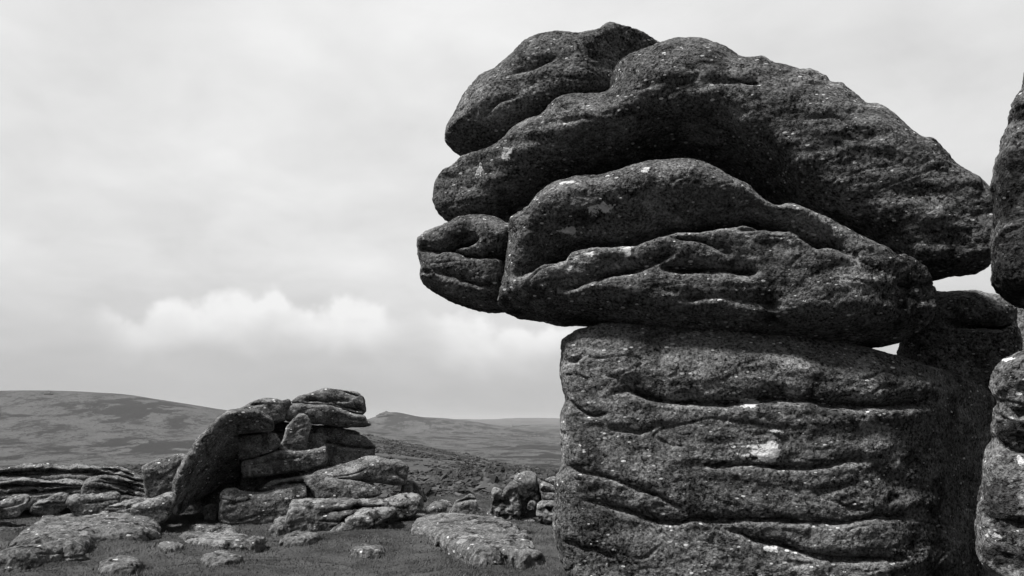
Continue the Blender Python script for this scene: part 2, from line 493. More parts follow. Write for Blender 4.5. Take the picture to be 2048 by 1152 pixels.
def rock(name, label, cat, poly, D, az=None, F=0.3, B=0.6, r=20, rd=None, cuts=(), creases=(), mat=None, group=None,
         vox=2.2, rough=1.0, wav=0.03, lichen=(), stain=(), sharp=False, flat=None, seed=0, fpx=None, round_n=5, ripple=1.0, crack=1.0, edge=9, sink=0):
    """One rock. poly: outline (photo pixels) set at horizontal distance D in a plane facing azimuth az; it bulges F towards the
    viewer and B away. flat = z lays the outline on the ground plane at that height instead (F up, B down)."""
    poly = np.asarray(poly, float)
    cpx = poly.mean(0)
    if sink:                                     # carry the foot of the rock down into the turf
        t0 = (poly[:, 1] - poly[:, 1].min()) / np.ptp(poly[:, 1])
        poly[:, 1] += sink * smooth(0.55, 0.85, t0)
    if flat is None:
        d0 = ray(az if az is not None else cpx[0], HORIZON)
        a = np.array([d0[0], d0[1], 0]); a /= np.linalg.norm(a)
        eu, ew, ev = np.array([a[1], -a[0], 0]), np.array([0, 0, 1.0]), a
        org = a * D + np.array([0, 0, EYE])
    else:
        eu, ew, ev = np.array([1.0, 0, 0]), np.array([0, 1.0, 0]), np.array([0, 0, -1.0])
        org = np.array([0, 0, flat])

    org0 = org.copy()

    def to_local(px, py, v0=0.0):
        d = ray(px, py)
        e = np.array([0, 0, EYE])
        tt = ((org0 + ev * v0 - e) @ ev) / (d @ ev)
        p = e + d * tt - org0
        return p @ eu, p @ ew

    P = np.array([to_local(*q, -0.22 * F if flat is None else 0.0) for q in poly])
    cen = P.mean(0)
    org = org + eu * cen[0] + ew * cen[1]
    P = P - cen
    if flat is None:
        s = D / FPX                              # metres per photo pixel
    else:
        s = float(np.linalg.norm(org - np.array([0, 0, EYE]))) / FPX
    h = vox * s
    rm = r * s
    if rd is None: rd = min(F, rm * 1.2)
    if not sharp: P = spline(P, round_n)
    else:
        P = spline(np.repeat(P, 1, 0), 2)
    lo, hi = P.min(0) - 4 * h, P.max(0) + 4 * h
    us = np.arange(lo[0], hi[0], h); ws = np.arange(lo[1], hi[1], h)
    U, Wg = np.meshgrid(us, ws, indexing='ij')
    d2 = poly_sdf(U, Wg, P)
    pp = np.stack([U.ravel(), Wg.ravel(), U.ravel() * 0 + seed * 3.1], 1)
    d2 = d2 + (0.035 * rough * rm * fbm(pp / max(rm, 0.08) * 1.0, 2)).reshape(U.shape)
    if flat is not None:
        d2 = d2 + (0.10 * fbm(pp / 0.45 + 3.3, 3) + 0.02 * fbm(pp / 0.08, 2)).reshape(U.shape) * min(1.0, 12 * rm)
    # front surface
    Ff = np.full(U.shape, float(F))
    vf0 = -(fpx if fpx is not None else F * 0.85)

    def line(pl):
        q = np.array([to_local(*z, vf0) for z in pl]) - cen
        return q

    for side, pl, slope, soft in cuts:
        q = line(pl)
        if side in ('below', 'above'):
            o = np.argsort(q[:, 0]); e = np.interp(us, q[o, 0], q[o, 1])[:, None]
            x = (e - Wg) if side == 'below' else (Wg - e)
        else:
            o = np.argsort(q[:, 1]); e = np.interp(ws, q[o, 1], q[o, 0])[None, :]
            x = (U - e) if side == 'right' else (e - U)
        k = soft * s
        Ff = Ff - slope * 0.5 * (x + np.sqrt(x * x + k * k) - 0 * k) + slope * 0.5 * 0
    for c in creases:
        pl, depth, wu, wd = c[:4]
        q = line(pl)
        o = np.argsort(q[:, 0]); q = q[o]
        wig = 0.10 * min(wu + wd, 26) * s * fbm(np.stack([us / (34 * s), us * 0 + seed, us * 0 + 9 * depth], 1), 2)
        tl = min(70, max(10, 0.16 * abs(q[-1, 0] - q[0, 0]) / s))
        e = (np.interp(us, q[:, 0], q[:, 1]) + wig)[:, None]
        x = Wg - e
        tp = (smooth(q[0, 0] - 6 * s, q[0, 0] + tl * s, us) * (1 - smooth(q[-1, 0] - tl * s, q[-1, 0] + 10 * s, us)))[:, None]
        var = np.clip(1 + 0.8 * perlin(np.stack([us / (70 * s), us * 0 + seed + 4, us * 0 + 3 * depth], 1)), 0.25, 1.6)[:, None]
        prof = np.where(x > 0, np.exp(-(np.abs(x) / (wu * s)) ** 1.05), np.exp(-(np.abs(x) / (wd * s)) ** 1.6))
        Ff = Ff - depth * tp * var * (prof + 0.45 * np.exp(-(x / (max(1.3 * vox, 0.22 * wu) * s)) ** 2))
    st = np.array([0.55, 1.5, 1.0])
    lump = fbm(pp * st / (110 * s) + seed * 7.7, 3).reshape(U.shape)
    rip = fbm(pp * np.array([0.35, 2.4, 1]) / (70 * s) + seed * 3.3 + 50, 3).reshape(U.shape)
    Ff = Ff + wav * lump + 0.45 * wav * ripple * rip
    vmin, vmax = -max(F, Ff.max()) - 4 * h, B + 4 * h
    hv = h * (1.0 if vox * s * 200 > (vmax - vmin) else 1.5)
    vs = np.arange(vmin, vmax, h)
    V = vs[None, None, :].astype(np.float32)
    d2 = d2.astype(np.float32)[:, :, None]
    Fp = float(F)
    rb = max(rm * 1.6, min(-float(d2.min()), B) * 0.8)
    b_f = (-V - (Fp - rd)) * (rm / rd)
    b_b = (V - (B - B * 0.999)) * (rb / B)
    a_f, a_b = d2 + rm, d2 + rb
    ff = np.minimum(np.maximum(a_f, b_f), 0) + np.sqrt(np.maximum(a_f, 0) ** 2 + np.maximum(b_f, 0) ** 2) - rm
    fb = np.minimum(np.maximum(a_b, b_b), 0) + np.sqrt(np.maximum(a_b, 0) ** 2 + np.maximum(b_b, 0) ** 2) - rb
    f = np.where(V < 0, ff, fb)
    gu, gw = np.gradient(Ff, h)
    nrm = np.sqrt(1 + np.minimum(gu * gu + gw * gw, 9.0)).astype(np.float32)
    g = (-Ff.astype(np.float32)[:, :, None] - V) / nrm[:, :, None]
    f = smax(f, g, min(0.35 * rm, edge * s) + 0.5 * h)
    f[0] = f[-1] = 1; f[:, 0] = f[:, -1] = 1; f[:, :, 0] = f[:, :, -1] = 1
    verts, quads = surface_nets(f, np.array([us[0], ws[0], vs[0]]), h)
    # roughen along the normals
    vw = verts[:, :1] * eu + verts[:, 1:2] * ew + verts[:, 2:3] * ev
    e1 = vw[quads[:, 2]] - vw[quads[:, 0]]; e2 = vw[quads[:, 3]] - vw[quads[:, 1]]
    fn = np.cross(e1, e2)
    vn = np.zeros_like(vw)
    for k in range(4):
        for ax in range(3):
            vn[:, ax] += np.bincount(quads[:, k], fn[:, ax], len(vw))
    vn /= np.linalg.norm(vn, axis=1)[:, None] + 1e-12
    if (vw * vn).sum() < 0:
        quads = quads[:, ::-1]; vn = -vn
    wp = vw + seed * 5.0
    amp = rough * s
    aniso = np.array([1, 1, 1.6])
    dsp = amp * (3.0 * perlin(wp * aniso / (42 * s)) + 1.8 * perlin(wp * aniso / (19 * s) + 7) + 1.3 * perlin(wp / (9 * s) + 3)
                 + 1.0 * perlin(wp / (5 * s) + 13))
    pit = perlin(wp * np.array([1, 1, 1.3]) / (26 * s) + 31)
    dsp -= amp * 4.0 * smooth(0.42, 0.75, pit)
    ck = np.abs(perlin(wp * np.array([0.55, 0.55, 1.6]) / (60 * s) + 51))
    cm = smooth(0.05, 0.35, perlin(wp / (90 * s) + 71))
    dsp -= amp * crack * 5.0 * cm * np.exp(-(ck / 0.045) ** 2)
    vw = vw + vn * dsp[:, None]
    ob = mesh_obj(name, vw, quads, mat or M_FAR)
    ob.location = org
    ob['label'] = label; ob['category'] = cat; ob['kind'] = 'thing'
    if group: ob['group'] = group
    for nm, spots in (('lichen', lichen), ('stain', stain)):
        val = np.zeros(len(vw), np.float32)
        for (px, py, rx, ry, *pw) in spots:
            c = np.array(to_local(px, py, vf0)) - cen
            q = ((verts[:, 0] - c[0]) / (rx * s)) ** 2 + ((verts[:, 1] - c[1]) / (ry * s * (1 if flat is None else 2.5))) ** 2
            val = np.maximum(val, (pw[0] if pw else 1.0) * np.exp(-q) * (verts[:, 2] < 0.1))
        at = ob.data.attributes.new(nm, 'FLOAT', 'POINT')
        at.data.foreach_set('value', val)
    if flat is not None:
        FOOT.append(P + np.array([org[0], org[1]]))
    return ob


NEAR = 'rocks of the near balanced stack'
AZN = 1450
# --- the near stack, from the top down
rock('cap_block', 'hunched top block at the upper left of the balanced stack', 'rock',
     [(888,272),(893,250),(903,234),(914,216),(929,191),(945,169),(970,145),(990,136),(1004,122),(1026,103),(1051,81),(1076,70),(1101,64),
      (1126,62),(1157,64),(1179,62),(1198,56),(1211,48),(1223,46),(1239,49),(1257,50),(1279,54),(1307,58),(1332,58),(1348,48),(1364,45),
      (1382,49),(1401,55),(1417,68),(1440,100),(1440,150),(1400,230),(1250,280),(1120,300),(1000,300),(939,303),(911,301),(892,287)],
     6.75, AZN, F=0.42, B=0.75, r=110, rd=0.42, mat=M_NEAR, ripple=0.5, rough=0.75, group=NEAR, wav=0.035, seed=1, vox=2.6,
     cuts=[('below', [(888,262),(930,250),(1000,232),(1060,205),(1120,180),(1200,165),(1440,160)], 2.4, 12),
           ('right', [(1175,60),(1160,90),(1165,130),(1180,180)], 0.9, 10)],
     creases=[([(1020,150),(1060,138),(1110,118)], .05, 10, 6), ([(930,205),(948,180)], .05, 8, 5), ([(960,235),(1000,205),(1040,195)], .04, 8, 5)])

rock('overhanging_slab', 'huge arching upper slab with a broad domed brow and black hollow beneath it', 'slab',
     [(859,390),(867,359),(879,340),(898,328),(920,309),(939,303),(989,286),(1023,256),(1057,237),(1082,228),(1095,212),(1114,194),
      (1151,183),(1189,181),(1214,178),(1217,162),(1221,147),(1232,125),(1257,109),(1289,97),(1320,83),(1345,75),(1370,73),(1398,73),
      (1423,80),(1457,93),(1476,108),(1495,111),(1522,107),(1539,111),(1552,122),(1577,127),(1603,134),(1622,134),(1639,143),(1654,151),
      (1665,161),(1684,163),(1701,175),(1721,188),(1737,200),(1754,202),(1780,214),(1800,229),(1822,252),(1845,270),(1862,272),(1878,281),
      (1898,302),(1918,323),(1944,338),(1957,345),(1979,364),(1995,380),(2012,420),(2017,480),(1981,532),(1939,538),(1913,543),(1888,549),
      (1859,548),(1780,545),(1640,520),(1480,470),(1350,430),(1200,430),(1080,455),(1000,460),(930,452),(909,448),(898,445),(882,435),(867,421),(859,399)],
     6.45, AZN, F=0.55, B=1.5, r=170, rd=0.55, mat=M_NEAR, ripple=0.5, rough=0.75, group=NEAR, wav=0.04, seed=2, vox=3.0,
     cuts=[('below', [(850,425),(905,420),(945,400),(1000,350),(1080,300),(1160,272),(1240,250),(1300,215),(1380,208),(1460,228),(1550,285),
                      (1610,345),(1680,385),(1760,425),(1820,480),(1860,520),(1990,530)], 4.2, 24),
           ('left', [(1217,60),(1217,190),(1240,300),(1240,560)], 0.25, 12),
           ('right', [(1600,60),(1600,560)], 0.2, 120)],
     creases=[([(1416,158),(1470,163),(1520,166)], .06, 14, 6), ([(1120,236),(1160,232),(1190,232)], .03, 6, 4),
              ([(1300,140),(1330,128)], .03, 8, 5)],
     lichen=[(1000,290,10,18), (940,320,8,14), (1290,340,14,7)])

rock('end_stone', 'blunt fist-shaped stone jutting left from the balanced stack beside a vertical crack', 'stone',
     [(843,490),(850,478),(864,468),(882,460),(907,449),(929,438),(951,433),(976,434),(995,437),(1014,445),(1030,450),(1070,450),(1090,480),
      (1090,540),(1080,590),(1060,612),(1030,618),(1004,616),(967,620),(945,615),(914,607),(889,596),(867,584),(851,570),(850,552),(851,540),(845,520),(843,503)],
     6.5, AZN, F=0.5, B=0.75, r=52, rd=0.42, mat=M_NEAR, ripple=0.5, rough=0.75, group=NEAR, wav=0.03, seed=3, vox=2.0,
     cuts=[('below', [(840,560),(900,580),(1010,585)], 2.0, 10), ('right', [(1018,420),(1008,470),(994,512),(990,560),(984,620)], 3.2, 5)],
     creases=[([(830,500),(860,500),(882,503),(905,494),(925,488),(960,478)], .12, 20, 5), ([(880,498),(930,510),(960,514),(1030,512)], .12, 18, 5),
              ([(866,540),(910,556),(960,570),(1000,574)], .06, 10, 5), ([(830,543),(862,546)], .06, 6, 5)])

rock('lower_slab', 'long middle slab of two wavy lobes with white lichen flecks, resting on the pillar', 'slab',
     [(1028,452),(1045,437),(1064,424),(1070,420),(1086,401),(1101,387),(1126,374),(1164,365),(1204,363),(1226,356),(1257,347),(1289,339),
      (1320,333),(1351,330),(1382,330),(1407,334),(1429,344),(1457,358),(1476,368),(1504,384),(1517,398),(1546,419),(1577,416),(1615,429),
      (1647,443),(1679,459),(1704,473),(1733,489),(1764,503),(1783,515),(1802,514),(1821,524),(1844,540),(1856,555),(1863,574),(1871,600),
      (1869,625),(1856,648),(1800,684),(1700,690),(1500,680),(1350,668),(1260,658),(1211,650),(1164,646),(1107,643),(1086,640),(1051,632),
      (1020,627),(1006,617),(1010,590),(1018,552),(1026,500)],
     6.5, AZN, F=0.78, B=0.9, r=85, rd=0.6, mat=M_NEAR, ripple=0.5, rough=0.75, group=NEAR, wav=0.035, seed=4, vox=2.8,
     cuts=[('below', [(1000,608),(1100,618),(1222,628),(1500,632),(1700,640),(1880,650)], 3.4, 18),
           ('right', [(1640,300),(1660,700)], 0.55, 80), ('left', [(1060,340),(1050,500),(1040,640)], 0.7, 20)],
     creases=[([(1020,555),(1045,545),(1070,531),(1086,518),(1111,515),(1132,506),(1145,490),(1164,485),(1211,482),(1273,479),(1304,465),
                (1351,454),(1414,451),(1447,445),(1482,434),(1511,440),(1539,449),(1577,451),(1603,463),(1628,478),(1672,482),(1691,492),(1720,508)], .42, 44, 8),
              ([(1101,582),(1126,576),(1151,574),(1189,559),(1226,549),(1273,541),(1304,532),(1320,520),(1350,508)], .15, 26, 7),
              ([(1310,537),(1367,541),(1414,543),(1447,543),(1520,546)], .12, 20, 8),
              ([(1345,477),(1398,484),(1429,499),(1460,510)], .09, 15, 6), ([(1447,460),(1480,462),(1525,460)], .06, 9, 5),
              ([(1750,615),(1780,625)], .05, 10, 6), ([(1800,557),(1840,562)], .05, 10, 6), ([(1805,606),(1830,603)], .05, 9, 6),
              ([(1360,600),(1440,596),(1520,606),(1570,612)], .05, 18, 8)],
     lichen=[(1256,498,10,16), (1182,511,9,8), (1155,518,6,5), (1140,538,6,5), (1135,455,16,8), (1200,418,26,9), (1130,365,20,5), (1293,344,8,7)])

rock('pillar_block', 'massive pedestal pillar with dark wavy bedding cracks and white lichen blotches', 'rock',
     [(1222,652),(1193,659),(1168,664),(1150,674),(1134,684),(1133,705),(1130,737),(1132,757),(1137,784),(1141,800),(1133,825),(1132,843),
      (1133,870),(1135,900),(1134,929),(1125,947),(1122,958),(1122,985),(1118,1017),(1119,1049),(1124,1072),(1127,1088),(1134,1108),(1143,1131),
      (1152,1160),(1165,1210),(1200,1262),(1500,1275),(1900,1275),(2040,1240),(2060,1000),(2058,820),(2040,779),(2010,763),(1942,750),(1894,738),(1846,728),
      (1789,712),(1700,690),(1600,676),(1500,664),(1350,656)],
     6.6, AZN, F=0.74, B=2.2, r=64, rd=0.40, mat=M_NEAR, ripple=0.3, rough=0.75, group=NEAR, wav=0.035, seed=5, vox=2.4,
     cuts=[('right', [(1890,640),(1875,700),(1860,760),(1845,830),(1830,900),(1835,1000),(1845,1250)], 1.5, 110),
           ('above', [(1120,690),(1250,690),(1450,700),(1620,735),(1800,760),(1990,775)], 0.9, 14)],
     creases=[([(1141,800),(1156,816),(1174,826),(1190,832),(1215,827)], 0.054, 9.8, 4.0),
              ([(1213,795),(1226,787),(1253,782),(1272,786),(1292,793),(1314,801),(1348,805),(1416,808),(1461,807),(1560,798),(1620,805),(1679,811),(1775,812),(1880,807)], 0.109, 20, 6),
              ([(1222,857),(1247,862),(1281,867),(1314,854)], 0.033, 6.3, 3.2),
              ([(1130,928),(1168,945),(1202,950),(1248,963),(1282,979),(1316,990),(1339,1001),(1365,1019)], 0.054, 7.0, 3.2),
              ([(1155,999),(1191,1001),(1225,1015),(1248,1017),(1277,1031),(1305,1039),(1327,1043),(1361,1045),(1384,1038),(1418,1041),(1487,1040),(1555,1041),(1631,1047),(1703,1047),(1763,1038),(1846,1044)], 0.076, 9.1, 4.0),
              ([(1441,1054),(1475,1065),(1509,1081),(1555,1089),(1608,1106),(1643,1118),(1727,1124),(1830,1128)], 0.070, 8.4, 4.8),
              ([(1125,1083),(1152,1086),(1168,1096),(1195,1096),(1214,1108),(1232,1115)], 0.033, 5.6, 3.2),
              ([(1396,929),(1430,935),(1475,931),(1509,931),(1560,936),(1620,937),(1667,931),(1693,923),(1727,923),(1750,925)], 0.060, 8.4, 4.0),
              ([(1639,980),(1685,981)], 0.022, 5.6, 4.0), ([(1133,722),(1150,724),(1166,716)], 0.033, 7.0, 4.0), ([(1210,752),(1235,757)], 0.016, 4.9, 3.2)],
     lichen=[(1532,904,28,15,1.35), (1500,806,16,8,1.2), (1540,1097,13,5,1.1), (1545,862,14,5), (1490,893,16,5,0.7)],
     stain=[(1440,880,40,8), (1400,925,50,8)])

rock('back_boulder', 'dark rounded boulder with one crack, wedged behind the stack on the right', 'boulder',
     [(1820,590),(1864,581),(1891,582),(1920,579),(1951,580),(1980,588),(2002,593),(2021,605),(2034,619),(2034,640),(2043,673),(2045,720),(2035,800),(1960,840),(1850,840),(1800,780),(1800,640)],
     7.9, 1930, F=0.35, B=0.8, r=45, rd=0.3, mat=M_NEAR, ripple=0.5, rough=0.75, group=NEAR, wav=0.03, seed=6, vox=2.4,
     creases=[([(1880,640),(1920,649),(1960,653),(2002,654),(2034,642)], .12, 12, 5)])

rock('sunlit_rock', 'small pale sunlit rock glimpsed through the crack behind the pillar at the right edge', 'rock',
     [(2015,612),(2040,600),(2080,596),(2140,610),(2160,700),(2140,790),(2060,800),(2020,760)],
     10.5, 2060, F=0.3, B=0.8, r=30, mat=M_FAR, group=NEAR, seed=7, vox=2.6)

rock('edge_boulder', 'tall dark boulder with a pale bare band at the upper right edge', 'boulder',
     [(2046,158),(2043,180),(2034,196),(2024,215),(2019,228),(2018,244),(2008,266),(1999,298),(1992,320),(1988,349),(1985,370),(1986,403),
      (1984,467),(1981,517),(1983,546),(1989,568),(2008,590),(2027,603),(2060,615),(2110,680),(2180,740),(2350,740),(2420,600),(2400,350),(2300,170),(2150,110),(2070,120)],
     5.6, 2040, F=0.4, B=0.9, r=42, rd=0.35, mat=M_NEAR, ripple=0.5, group=NEAR, wav=0.03, seed=8, vox=3.2, rough=1.1,
     creases=[([(2015,240),(2060,232)], .05, 14, 8)],
     stain=[(2040,330,40,26), (2030,400,60,60), (2040,500,60,60), (2045,222,30,14), (2020,560,40,40)])

rock('edge_pillar', 'speckled stack of bulging layers along the lower right edge of the photo', 'rock',
     [(2060,700),(2025,712),(2006,719),(1992,731),(1985,745),(1981,769),(1987,788),(1994,800),(1990,821),(1983,845),(1981,864),(1985,880),
      (1975,896),(1968,920),(1963,963),(1957,994),(1953,1047),(1952,1090),(1958,1118),(1975,1140),(1985,1165),(1990,1260),(2100,1330),(2400,1330),(2440,1000),(2400,760),(2250,700),(2150,690)],
     5.5, 2040, F=0.4, B=1.1, r=36, rd=0.32, mat=M_NEAR, ripple=0.5, group=NEAR, wav=0.04, seed=9, vox=3.2, rough=1.1,
     creases=[([(1985,792),(2006,806),(2025,822),(2048,826),(2090,820)], .13, 18, 6), ([(1978,882),(2000,884),(2025,902),(2060,908)], .10, 14, 6),
              ([(2010,1040),(2030,1048),(2060,1052)], .08, 14, 6)],
     lichen=[(1994,1072,12,7), (2015,716,12,4), (2040,920,8,8)], stain=[(2030,860,40,22), (2000,1000,36,40), (2010,1110,50,20)])

rock('chasm_rock', 'added backing rock filling the shaded chasm between the pillar and the right edge', 'rock',
     [(1800,760),(1900,745),(2000,740),(2100,760),(2120,1000),(2100,1250),(1900,1250),(1800,1100)],
     8.9, 1960, F=0.2, B=0.8, r=40, rd=0.2, mat=M_NEAR, group=NEAR, seed=10, vox=4)  # invented rock closing the gap, dark only because its neighbours shade it

# --- the far tor at the left
TOR = 'rocks of the far tor'
rock('top_boulder', 'domed cap stone crowning the far tor, split by a horizontal crack', 'boulder',
     [(585,806),(593,796),(607,790),(627,785),(640,780),(652,777),(674,779),(696,782),(717,788),(726,797),(730,808),(731,821),(727,826),(722,831),
      (704,828),(687,822),(673,815),(657,813),(609,812)], 16.2, F=0.5, B=0.6, r=11, rd=0.3, group=TOR, wav=0.03, seed=11, rough=0.6, edge=3, vox=1.3,
     cuts=[('above', [(580,803),(640,792),(700,793),(735,803)], 1.1, 8)],
     creases=[([(612,801),(634,801),(652,805),(668,803)], .14, 6, 2.5), ([(660,804),(690,815),(727,822)], .12, 6, 3), ([(688,782),(717,793)], .08, 3, 2), ([(655,801),(695,802)], .06, 4, 2)])
rock('crown_slab', 'thick slab under the domed cap stone of the far tor, jutting to the right', 'slab',
     [(572,829),(574,818),(581,809),(599,807),(627,809),(659,811),(681,817),(704,827),(726,831),(734,839),(741,847),(740,852),(717,855),(681,854),(649,850),(623,847),(595,845),(573,842)],
     16.1, F=0.62, B=0.6, r=8, rd=0.3, group=TOR, wav=0.03, seed=12, rough=0.6, edge=3, vox=1.3,
     cuts=[('below', [(570,837),(623,838),(690,845),(745,848)], 1.6, 5)],
     creases=[([(690,838),(715,841),(735,842)], .05, 4, 2), ([(672,817),(700,827)], .06, 3, 2)], lichen=[(578,824,7,8)])
rock('tor_middle', 'thin dark layer between the crown slab and the tor base', 'slab',
     [(540,846),(560,843),(600,848),(624,850),(659,852),(688,858),(713,862),(719,867),(712,873),(670,872),(624,868),(560,866),(541,860)],
     16.3, F=0.45, B=0.5, r=5, rd=0.2, group=TOR, wav=0.03, seed=13, rough=0.6, edge=3, vox=1.3,
     creases=[([(546,855),(580,855),(624,861)], .08, 4, 2)])
rock('foundation_rock', 'broad two-layered base rock at the right of the far tor', 'rock',
     [(540,868),(560,864),(624,864),(673,868),(720,870),(738,879),(745,885),(751,894),(748,899),(749,910),(746,918),(740,990),(690,1010),(560,1010),(540,960)],
     16.2, F=0.5, B=0.7, r=7, rd=0.25, group=TOR, wav=0.04, seed=14, rough=0.6, edge=3, vox=1.4,
     creases=[([(645,884),(672,888),(696,893),(727,897),(752,896)], .16, 7, 3), ([(675,872),(700,872)], .06, 3, 2), ([(640,868),(668,872),(690,872)], .08, 4, 2)],
     lichen=[(692,916,6,5), (733,908,5,3)])
rock('shoulder_rock', 'pale topped shoulder rock above the leaning arch of the far tor', 'rock',
     [(470,822),(484,814),(497,808),(512,801),(531,795),(551,797),(564,800),(576,797),(584,803),(579,810),(574,821),(571,832),(569,842),(554,846),(520,850),(480,845)],
     15.7, F=0.4, B=0.6, r=8, rd=0.3, group=TOR, wav=0.03, seed=15, rough=0.6, edge=3, vox=1.3,
     cuts=[('above', [(470,822),(510,812),(540,806),(590,806)], 1.2, 6), ('right', [(562,790),(560,850)], 1.2, 5)],
     creases=[([(500,811),(514,809),(528,808)], .10, 4, 2), ([(545,808),(560,810)], .05, 4, 2)], lichen=[(534,800,8,4)])
rock('leaning_arch', 'bent slab leaning like an arch over a black hollow at the left of the tor', 'slab',
     [(436,833),(448,826),(456,821),(472,818),(486,819),(507,820),(525,826),(539,834),(545,841),(547,851),(543,863),(507,866),(476,871),(479,895),
      (486,930),(489,965),(478,985),(445,990),(437,1006),(408,1013),(380,1020),(363,1031),(353,1035),(344,1026),(345,1017),(339,1007),(338,997),(346,985),(346,966),(353,946),(367,919),(372,912),(382,897),(395,877),(414,857)],
     14.3, 450, F=0.5, B=1.9, r=8, rd=0.2, group=TOR, wav=0.03, seed=16, rough=0.6, edge=3, vox=1.4,
     cuts=[('below', [(325,1050),(348,1012),(358,975),(370,946),(386,919),(404,893),(420,872),(438,852),(458,838),(488,833),(520,832),(546,844)], 1.5, 4)],
     creases=[], lichen=[(462,824,12,4), (348,1020,6,9)])
rock('hollow_rock', 'added backing rock that closes the hollow under the leaning arch to keep it dark', 'rock',
     [(380,930),(430,870),(480,840),(540,850),(560,900),(560,980),(520,1040),(400,1045),(352,1040),(355,985)],
     15.9, 470, F=0.1, B=0.5, r=10, rd=0.1, group=TOR, wav=0.03, seed=17, rough=0.6, edge=3, vox=2.0)  # added back wall so no daylight shows through; the hollow stays in shade
rock('pointed_stone', 'upright pointed stone standing in the middle of the far tor', 'stone',
     [(604,826),(612,829),(621,840),(623,854),(620,866),(616,882),(613,899),(608,912),(560,912),(556,899),(559,890),(568,876),(570,862),(576,851),(585,840),(597,828)],
     15.3, F=0.22, B=0.3, r=6, rd=0.14, group=TOR, wav=0.015, seed=18, rough=0.6, edge=3, vox=1.2, sharp=True,
     cuts=[('right', [(606,826),(617,850),(612,870),(606,900)], 0.9, 4)])
rock('square_block', 'square-ended block jutting left below the arch of the far tor', 'rock',
     [(472,872),(507,867),(547,865),(553,872),(561,885),(556,896),(531,905),(507,915),(484,919),(476,913),(474,893)],
     15.0, F=0.4, B=0.6, r=4, rd=0.12, group=TOR, wav=0.02, seed=19, rough=0.6, edge=3, vox=1.2, sharp=True, lichen=[(519,872,5,3), (547,876,7,7)],
     cuts=[('below', [(470,907),(500,905),(560,886)], 0.7, 5)])
rock('ledge_block', 'long tilted block beneath the square-ended block of the far tor', 'rock',
     [(484,924),(507,918),(531,911),(554,903),(586,903),(609,902),(640,896),(649,893),(653,899),(652,924),(634,933),(617,937),(559,947),(500,954),(488,952)],
     14.9, F=0.45, B=0.6, r=5, rd=0.15, group=TOR, wav=0.03, seed=20, rough=0.6, edge=3, vox=1.2, lichen=[(594,919,5,4), (512,939,8,4)],
     cuts=[('above', [(480,933),(530,921),(560,912),(600,911),(655,899)], 0.7, 4)], creases=[([(500,930),(560,920),(600,916)], .05, 5, 3)])
rock('under_stone', 'shadowed stone under the long tilted block of the far tor', 'stone',
     [(484,950),(510,945),(560,945),(600,940),(620,950),(600,990),(540,1010),(492,1010),(482,980)],
     15.5, F=0.2, B=0.5, r=6, rd=0.1, group=TOR, wav=0.03, seed=21, rough=0.6, edge=3, vox=1.5)
rock('tilted_slab', 'pale topped wedge slab tilted up to the right, with a thick rounded end', 'slab',
     [(520,984),(541,964),(578,957),(609,951),(641,939),(676,931),(707,923),(725,916),(750,913),(765,917),(780,920),(801,920),(812,929),(815,945),(810,960),(801,967),
      (754,964),(715,959),(672,957),(640,968),(600,985),(560,992)],
     14.6, F=0.5, B=0.7, r=6, rd=0.2, group=TOR, wav=0.025, seed=22, rough=0.6, edge=3, vox=1.3,
     cuts=[('above', [(515,980),(580,972),(640,962),(672,955),(700,944),(735,930),(780,924),(820,924)], 2.0, 4),
           ('below', [(672,955),(715,955),(754,960),(801,964)], 1.5, 4)],
     creases=[([(545,975),(590,968),(620,968)], .12, 4, 2)], lichen=[(700,938,16,4), (655,950,14,3), (745,917,14,3)])
rock('leaning_shard', 'lichen-spotted triangular shard leaning in front of the tilted slab', 'stone',
     [(608,957),(625,950),(656,950),(670,956),(695,961),(721,963),(744,968),(758,976),(763,986),(748,993),(705,1000),(641,1003),(627,986),(613,970)],
     14.2, F=0.3, B=0.4, r=6, rd=0.15, group=TOR, wav=0.02, seed=23, rough=0.6, edge=3, vox=1.2, sharp=True,
     cuts=[('above', [(600,975),(660,972),(765,976)], 0.8, 6)], lichen=[(709,989,9,6), (685,996,10,3), (725,978,10,4), (696,972,8,3)])
rock('low_boulder', 'low pale boulder at the mouth of the hollow under the arch', 'boulder',
     [(438,1018),(440,993),(445,983),(455,979),(470,978),(486,984),(504,985),(521,986),(552,980),(582,974),(609,971),(613,990),(606,1010),(580,1030),(510,1036),(445,1032)],
     14.2, F=0.4, B=0.6, r=10, rd=0.3, group=TOR, wav=0.04, sink=14, seed=24, rough=0.6, edge=3, vox=1.3,
     cuts=[('above', [(435,1003),(500,1002),(610,995)], 1.0, 6)], lichen=[(452,997,9,6), (480,998,14,4), (560,985,12,3)],
     creases=[([(450,1010),(480,1004),(500,1000)], .05, 5, 3)])
rock('hollow_stone', 'small dark stone at the foot of the black hollow', 'stone',
     [(408,1014),(420,1010),(434,1012),(436,1024),(428,1034),(412,1034),(405,1025)], 14.7, F=0.12, B=0.2, r=5, group=TOR, sink=14, seed=25, rough=0.6, edge=3, vox=1.2)
rock('right_stone', 'rounded stone half hidden behind the thick end of the tilted slab', 'stone',
     [(806,968),(822,961),(836,964),(844,974),(852,990),(850,1004),(815,1008),(800,1000)], 14.7, F=0.2, B=0.3, r=6, rd=.16, group=TOR, seed=26, rough=0.6, edge=3, vox=1.2)
rock('left_block', 'dark faced rectangular block with a bright sloping top, left of the arch', 'rock',
     [(283,938),(285,932),(304,924),(328,916),(359,908),(376,909),(385,915),(380,950),(372,985),(345,988),(320,993),(299,996),(291,986),(287,957)],
     15.0, F=0.35, B=0.6, r=4, rd=0.10, group=TOR, wav=0.015, seed=27, rough=0.6, edge=3, vox=1.2, sharp=True,
     cuts=[('above', [(280,943),(304,936),(330,929),(360,920),(390,916)], 2.2, 3)], lichen=[(366,912,9,4)])
